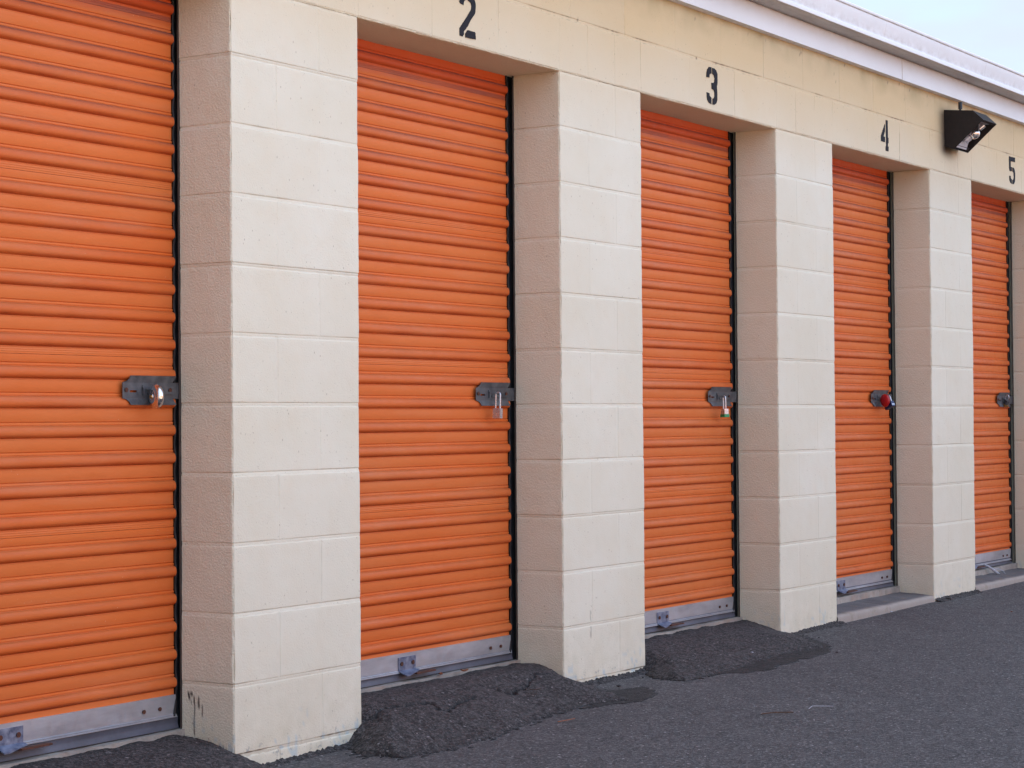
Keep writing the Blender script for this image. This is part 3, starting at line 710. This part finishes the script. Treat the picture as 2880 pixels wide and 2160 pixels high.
def ramp(poly, x0, x1, cz, label, cracks=(), seed=0, SX=2.6):
    step = .0055; xs = np.arange(x0, x1, step); ys = np.arange(-.48, .196, step)
    X, Y = np.meshgrid(xs, ys, indexing='ij')
    wob = (fbm(X*9, Y*9, 0, seed)-.5)*.06+(fbm(X*50, Y*50, 0, seed+1)-.5)*.022
    far = [(a+(0 if abs(a) < 9 else 0), .9 if b > .2 else b) for a, b in poly]
    d = poly_dist(X*1., Y, far)+wob
    d2 = np.maximum(poly_dist(X*SX, Y, [(a*SX, b) for a, b in far])+wob, 0)
    base = gh(X, Y)
    f = 1-(1-np.clip(d2/.30, 0, 1))**1.45
    crown = np.interp(Y, [-.35, 0, .05, .10, .19], cz)
    rise = np.clip((Y-.10)/.08, 0, 1)
    h = base+.001+(crown-base)*f
    rough = (fbm(X*12, Y*12, 0, seed+2)-.5)*.0035+(vnoise(X*110, Y*110, 0, seed+3)-.5)*.0026
    crumb = np.exp(-((d-.015)/.03)**2)*np.maximum(0, vnoise(X*55, Y*55, 0, seed+4)-.5)*.014
    h = h+(rough+crumb)*np.clip(d/.02, 0, 1)
    # rough ragged top edge by the sill
    yb = .188+(fbm(X*8, 0, 0, seed+6)-.5)*.03
    h = h-np.exp(-((Y-.19)/.02)**2)*np.maximum(0, vnoise(X*14, 1, 0, seed+7)-.45)*.016
    tar = np.clip(np.exp(-((d-.0)/.022)**2)*.55*vnoise(X*30, Y*30, 2, seed)+np.exp(-((Y-yb)/.02)**2)*.5, 0, .8)
    for c in cracks:
        ld = line_dist(X+(fbm(X*40, Y*40, 0, 7)-.5)*.035, Y+(fbm(X*40, Y*40, 5, 8)-.5)*.035, c)
        h = h-np.exp(-(ld/.0055)**2)*.014; tar = np.maximum(tar, np.exp(-(ld/.0075)**2)*.95)
    spk = (d < 0) & (fbm(X*26, Y*75, 0, seed+9, 2) > .60+np.maximum(-d, 0)*4.5)
    lot = (fbm(X*1.7, Y*1.7, 0, 5)-.5)*.010
    h = np.where(d < 0, base-.03+np.maximum(d, -.01), h); h = np.where(spk, base+lot+.003, h); tar = np.where(spk, .75, tar)
    g = G(); g.grid(np.stack([X, Y, h], -1), {'tar': tar}); o = g.build('asphalt_ramp', M['ramp'])
    tag(o, label, 'asphalt ramp', 'asphalt ramps laid up to the door sills', 'structure'); return o
ramp([(-1.30, .25), (-1.30, -.33), (-.4, -.34), (.00, -.24), (.095, .0), (.03, .25)], -1.25, .20, [.020, .036, .042, .045, .058], 'dark asphalt ramp at the cut-off leftmost door', seed=10)
ramp([(.40, .25), (.52, .0), (.44, -.12), (.44, -.26), (.60, -.32), (.93, -.31), (1.375, -.25), (1.56, -.25), (1.75, -.31), (1.98, .0), (1.86, .25)], .36, 2.06, [.040, .058, .072, .077, .073], 'cracked dark asphalt ramp at the door numbered 2', CR, 30, 1.7)
ramp([(2.42, .25), (2.40, -.02), (2.28, -.12), (2.26, -.27), (2.61, -.29), (3.1, -.28), (3.42, -.33), (3.80, .0), (3.70, .25)], 2.24, 3.90, [.036, .053, .062, .067, .074], 'smooth dark asphalt ramp at the door numbered 3', seed=50)
# thin tar feather beyond the ramps
def feather(poly, seed, label):
    xs_ = [p[0] for p in poly]; ys_ = [p[1] for p in poly]; step = .007
    X, Y = np.meshgrid(np.arange(min(xs_), max(xs_), step), np.arange(min(ys_), max(ys_), step), indexing='ij')
    d = poly_dist(X, Y, poly)+(fbm(X*10, Y*28, 0, seed)-.5)*.07
    h = gh(X, Y)+(fbm(X*1.7, Y*1.7, 0, 5)-.5)*.010+np.where(d > 0, .0015+.0015*vnoise(X*60, Y*60, 0, seed), -.02)
    g = G(); g.grid(np.stack([X, Y, h], -1), {'tar': .45+.35*vnoise(X*40, Y*40, 0, 2)}); o = g.build('tar_smear', M['ramp']); tag(o, label, 'tar smear', kind='structure')
feather([(1.50, -.27), (1.74, -.37), (1.92, -.33), (2.08, -.20), (1.9, -.12), (1.7, -.22)], 3, 'black tar smear on the asphalt beside the ramp of door 2')
feather([(2.30, -.20), (2.62, -.42), (3.3, -.40), (3.62, -.22), (3.7, -.08), (3.4, -.2)], 5, 'black tar smear along the foot of the ramp of door 3')
# ragged asphalt lip along the pillar feet
def lip(x0, x1, seed):
    X, Y = np.meshgrid(np.arange(x0, x1, .005), np.arange(-.07, .012, .005), indexing='ij')
    wv = .020+.035*fbm(X*7, 0, 0, seed)
    f_ = np.clip((Y+wv)/wv, 0, 1); h = gh(X, Y)+f_*(.006+.012*fbm(X*5, 1, 0, seed+1))+(vnoise(X*110, Y*110, 0, seed)-.5)*.008*np.clip(f_*3, 0, 1)-np.where(f_ <= 0, .01, 0)
    g = G(); g.grid(np.stack([X, Y, h], -1), {'tar': .3*vnoise(X*50, Y*50, 0, 3)}); o = g.build('asphalt_lip', M['ramp']); tag(o, 'crumbly asphalt lip along the foot of the %s pillar' % seed_name[seed], 'asphalt lip', kind='structure')
seed_name = {1: 'nearest', 2: 'second', 3: 'third', 4: 'fourth'}
lip(.08, .60, 1); lip(1.96, 2.46, 2); lip(3.76, 4.30, 3); lip(5.50, 6.12, 4)

# ------------------------------------------------------------------ concrete steps under doors 4 and 5
for i in (3, 4):
    x1 = i*PITCH; x0 = x1-1.2192; zt = .046+.005*(i-3)
    g = G(); xs = np.arange(x0-.004, x1+.004, .008); prof = [(.20, .011), (.15, .009), (.10, .006), (.06, .003), (.035, .0015), (.020, 0), (.010, -.002), (.003, -.006), (.0, -.013), (-.001, -.03), (-.001, -.10)]
    P = np.zeros((len(xs), len(prof), 3))
    for j, (y, dz) in enumerate(prof): P[:, j, 0] = xs; P[:, j, 1] = y+(fbm(xs*10, j*.1, 0, 6+i)-.5)*.012*(j > 3); P[:, j, 2] = zt+dz+(fbm(xs*14, y*14, 0, 9+i)-.5)*.005
    k = np.abs(xs-(x0+.62)) < .006; P[k, :, 2] -= .004; P[k, 4:, 1] += .004
    g.grid(P, flip=True); o = g.build('concrete_step', M['step'], None, True)
    tag(o, 'worn concrete step below the door numbered %d' % (i+1), 'step', 'concrete steps below the far doors', 'structure')

# ------------------------------------------------------------------ wall pack lamp
lamp = empty('wall_light', (5.80, 0, 2.46)); tag(lamp, 'dark bronze wall light with an angled open face under the eave', 'wall light')
def lobj(name, bm, mat, **k):
    bmesh.ops.translate(bm, verts=bm.verts, vec=(-5.80, 0, -2.46)); return bm_obj(name, bm, mat, lamp, **k)
XA, XB = 5.70, 5.905; pr = [(-.001, 2.568), (-.157, 2.552), (-.213, 2.499), (-.054, 2.359), (-.001, 2.378)]
bm = bmesh.new()
bm_prism(bm, pr, 'x', XA, XA+.004); bm_prism(bm, pr, 'x', XB-.004, XB)
def slab(a, b, t, x0=XA+.004, x1=XB-.004, bm=bm):
    a, b = Vector(a), Vector(b); n = Vector((-(b-a).y, (b-a).x)).normalized()*t
    bm_prism(bm, [tuple(a), tuple(b), tuple(b+n), tuple(a+n)], 'x', x0, x1)
slab(pr[0], pr[1], .004); slab(pr[1], pr[2], .004); slab(pr[3], pr[4], .004); slab(pr[4], pr[0], .004)
lobj('housing', bm, M['bronze'])
bm = bmesh.new(); slab((-.205, 2.500), (-.196, 2.492), .005, bm=bm); slab((-.068, 2.380), (-.056, 2.369), .006, bm=bm)
bm_box(bm, XA+.0045, XA+.012, -.185, -.02, 2.44, 2.50); lobj('frame', bm, M['bronze'])
bm = bmesh.new(); slab((-.060, 2.370), (-.078, 2.420), .003, XA+.006, XB-.05, bm=bm)
slab((-.078, 2.420), (-.150, 2.500), .003, XA+.006, XB-.03, bm=bm); slab((-.150, 2.500), (-.204, 2.502), .003, XA+.006, XB-.02, bm=bm); lobj('reflector', bm, M['refl'])
bm = bmesh.new(); bmesh.ops.create_uvsphere(bm, u_segments=20, v_segments=12, radius=.032, matrix=Matrix.Translation((5.795, -.128, 2.446)))
bm_cyl(bm, (5.812, -.165, 2.477), (.3, -.7, .6), .013, .03); lobj('bulb', bm, M['bulb'], smooth=True)
bm = bmesh.new(); bm_cyl(bm, (5.778, -.098, 2.417), (.3, -.7, .6), .019, .03); lobj('socket', bm, M['refl'], smooth=True)
bm = bmesh.new(); bm_cyl(bm, (5.722, -.082, 2.586), (0, 0, 1), .0105, .036); bm_cyl(bm, (5.722, -.082, 2.565), (0, 0, 1), .006, .02); lobj('light_sensor', bm, M['track'], smooth=True)

# ------------------------------------------------------------------ padlocks
def at_door(i, dx, y, z): return (DX[i]+dx, y, z)
def shackle_pts(w, h, n=10):
    pts = [(-w/2, 0, 0), (-w/2, 0, h*.5), (-w/2, 0, h-w/2)]
    pts += [(-w/2*math.cos(math.pi*k/n), 0, h-w/2+w/2*math.sin(math.pi*k/n)) for k in range(1, n)]
    return pts+[(w/2, 0, h-w/2), (w/2, 0, h*.5), (w/2, 0, 0)]
# door 1: round disc lock
L1 = empty('padlock', at_door(0, -.128, .164, 1.039)); tag(L1, 'round chrome disc padlock on the leftmost door latch', 'padlock')
L1.rotation_euler = (R(0), R(6), R(-112))
bm = bmesh.new(); prof = [(0, .016), (.010, .016), (.0105, .0145), (.020, .0140), (.0215, .0125), (.027, .0115), (.0315, .009), (.0345, .004), (.035, .0), (.0345, -.004), (.0315, -.009), (.027, -.0115), (.020, -.013), (0, -.0135)]
n = 40; rings = []
for r0, h0 in prof: rings.append([bm.verts.new((r0*math.cos(2*math.pi*k/n), -h0, r0*math.sin(2*math.pi*k/n))) for k in range(n)] if r0 > 0 else [bm.verts.new((0, -h0, 0))])
for a, b in zip(rings[:-1], rings[1:]):
    for k in range(n):
        v = [a[k % len(a)], a[(k+1) % len(a)], b[(k+1) % len(b)], b[k % len(b)]]; v = list(dict.fromkeys(v))
        if len(v) > 2: bm.faces.new(v)
bm_obj('lock_body', bm, M['chrome'], L1, True)
bm = bmesh.new(); bm_cyl(bm, (0, -.0165, 0), (0, 1, 0), .0055, .005); bm_obj('keyhole', bm, M['brass'], L1, True)
bm = bmesh.new(); bm_tube(bm, [(.012*math.cos(t)+0, 0, -.0+.012*math.sin(t)+.020) for t in [math.pi*k/10 for k in range(-1, 12)]], .0045); bm_obj('shackle', bm, M['steel'], L1, True)
def block_lock(i, dx, y, z, label, body, edge, w=.030, t=.019, h=.036, sh=.060, rot=(0, 0, 90), bumper=None, lam=False):
    o = empty('padlock', at_door(i, dx, y, z)); tag(o, label, 'padlock'); o.rotation_euler = tuple(R(a) for a in rot)
    bm = bmesh.new(); bm_box(bm, -w/2, w/2, -t/2, t/2, -h-sh, -sh)
    bm_obj('lock_body', bm, body, o, bevel=.0018, seg=2, smooth=True)
    if lam:
        bm = bmesh.new()
        for k in range(3): bm_box(bm, -w/2-.0006, w/2+.0006, -t/2-.0006, t/2+.0006, -sh-h*(.30+.22*k)-.001, -sh-h*(.30+.22*k)+.0002)
        bm_obj('plate_edge', bm, M['galv'], o)
    if bumper:
        bm = bmesh.new(); bm_box(bm, -w/2-.0025, w/2+.0025, -t/2-.0025, t/2+.0025, -h-sh-.002, -h-sh+.011); bm_obj('bumper', bm, bumper, o, bevel=.002, smooth=True)
    bm = bmesh.new(); bm_tube(bm, [(a, b, c-sh-.004) for a, b, c in shackle_pts(w*.62, sh+.006)], .0029); bm_obj('shackle', bm, edge, o, True)
    return o
block_lock(1, -.132, .172, 1.062, 'grey steel long-shackle padlock on the latch of door 2', M['steel'], M['steel'], rot=(3, 0, 93), sh=.056)
block_lock(2, -.152, .170, 1.058, 'laminated steel padlock with a green bumper on the latch of door 3', M['steel'], M['steel'], rot=(0, 2, 62), bumper=M['green'], lam=True, w=.028, t=.021, h=.034, sh=.054)
# door 4: red round padlock with blue block
L4 = empty('padlock', at_door(3, -.181, .165, 1.047)); tag(L4, 'red and blue padlock on the latch of door 4', 'padlock'); L4.rotation_euler = (0, R(-24), R(-112))
bm = bmesh.new(); bmesh.ops.create_uvsphere(bm, u_segments=24, v_segments=14, radius=.033, matrix=Matrix.Diagonal((.95, .42, 1, 1))); bm_obj('lock_body', bm, M['red'], L4, True)
bm = bmesh.new(); bm_box(bm, -.030, .022, .014, .036, -.040, -.012); bm_obj('lower_block', bm, M['blue'], L4, bevel=.003, smooth=True)
bm = bmesh.new(); bm_box(bm, -.030, .022, .0365, .0375, -.034, -.030); bm_box(bm, .0225, .0232, .016, .034, -.033, -.028); bm_obj('stripe', bm, M['steel'], L4)
bm = bmesh.new(); bm_tube(bm, [(a, .024, c-.014) for a, b, c in shackle_pts(.036, .042)], .0035); bm_obj('shackle', bm, M['steel'], L4, True)
block_lock(4, -.134, .170, 1.082, 'brass-edged padlock tilted on the latch of door 5', M['galv'], M['steel'], rot=(0, -32, 60), bumper=M['brass'], w=.040, t=.02, h=.036, sh=.028)

# ------------------------------------------------------------------ small litter
def leaf(name, loc, s, rz, mat, label, cat, curl=.35, long=1.8, group=None):
    bm = bmesh.new(); rows = []
    for i in range(7):
        t = i/6-.5; w = s*.5*math.sqrt(max(0, 1-(2*t)**2))*.9+.0004
        rows.append([bm.verts.new((t*s*long, w*(k-1), s*curl*(t*t*2+abs(k-1)*.35+.02*math.sin(i*2)))) for k in range(3)])
    for a, b in zip(rows[:-1], rows[1:]):
        for k in range(2): bm.faces.new((a[k], a[k+1], b[k+1], b[k]))
    o = bm_obj(name, bm, mat, None, True); o.location = loc; o.rotation_euler = (.1, .05, rz); sm = o.modifiers.new('t', 'SOLIDIFY'); sm.thickness = .0006
    tag(o, label, cat, group); return o
def gz_at(x, y): return float(gh(np.array(x), np.array(y)))
leaf('dry_leaf', (1.30, .178, .084), .018, .5, M['leaf'], 'curled rusty leaf on the sill of door 2, nearer the foot bracket', 'leaf', .6)
leaf('dry_leaf', (1.42, .160, .084), .020, -.3, M['leaf'], 'curled orange leaf on the asphalt edge right of the other sill leaf', 'leaf', .6)
leaf('dry_leaf', (1.44, -.12, .036), .022, 2.2, M['twig'], 'brown leaf lying on the cracked asphalt ramp', 'leaf', .2)
leaf('pale_scrap', (2.92, -.22, .020), .013, .3, M['paper'], 'small pale scrap at the foot of the third ramp', 'scrap', .4, 3)
leaf('pale_scrap', (4.80, -.045, .020), .014, .2, M['paper'], 'pale chip on the asphalt in front of the step of door 4', 'scrap', .3, 3)
leaf('pale_scrap', (1.80, -.78, -.020), .007, .9, M['paper'], 'tiny pale scrap on the open asphalt', 'scrap', .3, 2)
leaf('dry_leaf', (5.16, -.52, .012), .012, .4, M['leaf'], 'small tan leaf on the asphalt near the right edge', 'leaf', .3, 3)
def twig(pts, r, mat, name, label, cat):
    bm = bmesh.new(); bm_tube(bm, pts, r, 6); o = bm_obj(name, bm, mat, None, True); tag(o, label, cat); return o
zt = gz_at(1.70, -.9)
twig([(1.66, -.87, zt+.006), (1.70, -.90, zt+.009), (1.76, -.94, zt+.005)], .0022, M['twig'], 'twig', 'thin brown twig on the open asphalt', 'twig')
twig([(1.84, -.96, zt+.008), (1.88, -.955, zt+.012), (1.92, -.97, zt+.008), (1.95, -1.0, zt+.006)], .0011, M['paper'], 'string', 'short pale string curled on the open asphalt', 'string')
zt = gz_at(.78, -.39)
twig([(1.18, -.37, -.022), (1.23, -.385, -.020), (1.27, -.38, -.022)], .0016, M['leaf'], 'twig', 'rusty twig at the lower edge of the cracked ramp', 'twig')
# frayed rope hanging from the pull bar of door 5
bm = bmesh.new(); x5 = DX[4]-.53
for k in range(6):
    a = random.uniform(-.010, .010); b = random.uniform(-.006, .006)
    bm_tube(bm, [(x5, .186, .120), (x5+.025+a*.4, .172, .108), (x5+.055+a, .150+b, .085), (x5+.085+a*1.5, .130+b, .062)], [.003, .005, .0055, .002], 6)
bm_tube(bm, [(x5+.05, .150, .09), (x5+.10, .135, .088), (x5+.135, .120, .075), (x5+.140, .110, .058)], .003, 6)
o = bm_obj('rope', bm, M['paper'], None, True); tag(o, 'frayed pale rope end hanging from the foot bar of door 5', 'rope')
for i, (x, y, s) in enumerate([(2.42, -.13, .009), (5.62, -.03, .016), (2.02, -.12, .008), (3.30, -.42, .006), (.46, -.12, .010)]):
    bm = bmesh.new(); bmesh.ops.create_icosphere(bm, subdivisions=2, radius=s)
    for v in bm.verts: v.co = v.co*(1+.45*mn.noise(v.co*90+Vector((i*3, 0, 0)))); v.co.z *= .6
    o = bm_obj('asphalt_crumb', bm, M['ramp'], None, False); o.location = (x, y, gz_at(x, y)+s*.25)
    tag(o, ['black crumb of asphalt on the lot right of the second pillar', 'largest black crumb of asphalt at the foot of the fourth pillar', 'black crumb beside the tar smear of door 2', 'small black crumb below the ramp of door 3', 'black crumb in front of the nearest pillar'][i], 'asphalt crumb')

# ------------------------------------------------------------------ added facing row of units, out of view, bouncing sunlight back
added_row = empty('storage_building', (0, -10.0, 0)); tag(added_row, 'added unseen storage row across the lot, bouncing sunlight back', 'building')
g = G(); g.box(-16, 26, -8, 0, -.4, 2.66); g.a = {}
o = g.build('wall', mat_plain('added_row_cream', (.70, .62, .50), .8, 0, .1, 3), added_row, False)
g = G(); g.box(-16.3, 26.3, -8.2, .16, 2.661, 2.87); o = g.build('fascia', M['trim'], added_row, False)
g = G()
for k in range(-8, 13): g.box(k*PITCH+.3, k*PITCH+1.52, .004, .012, .06, 2.235)
o = g.build('added_door_row', mat_plain('added_row_orange', (.60, .15, .04), .5, 0, .1, 3), added_row, False)
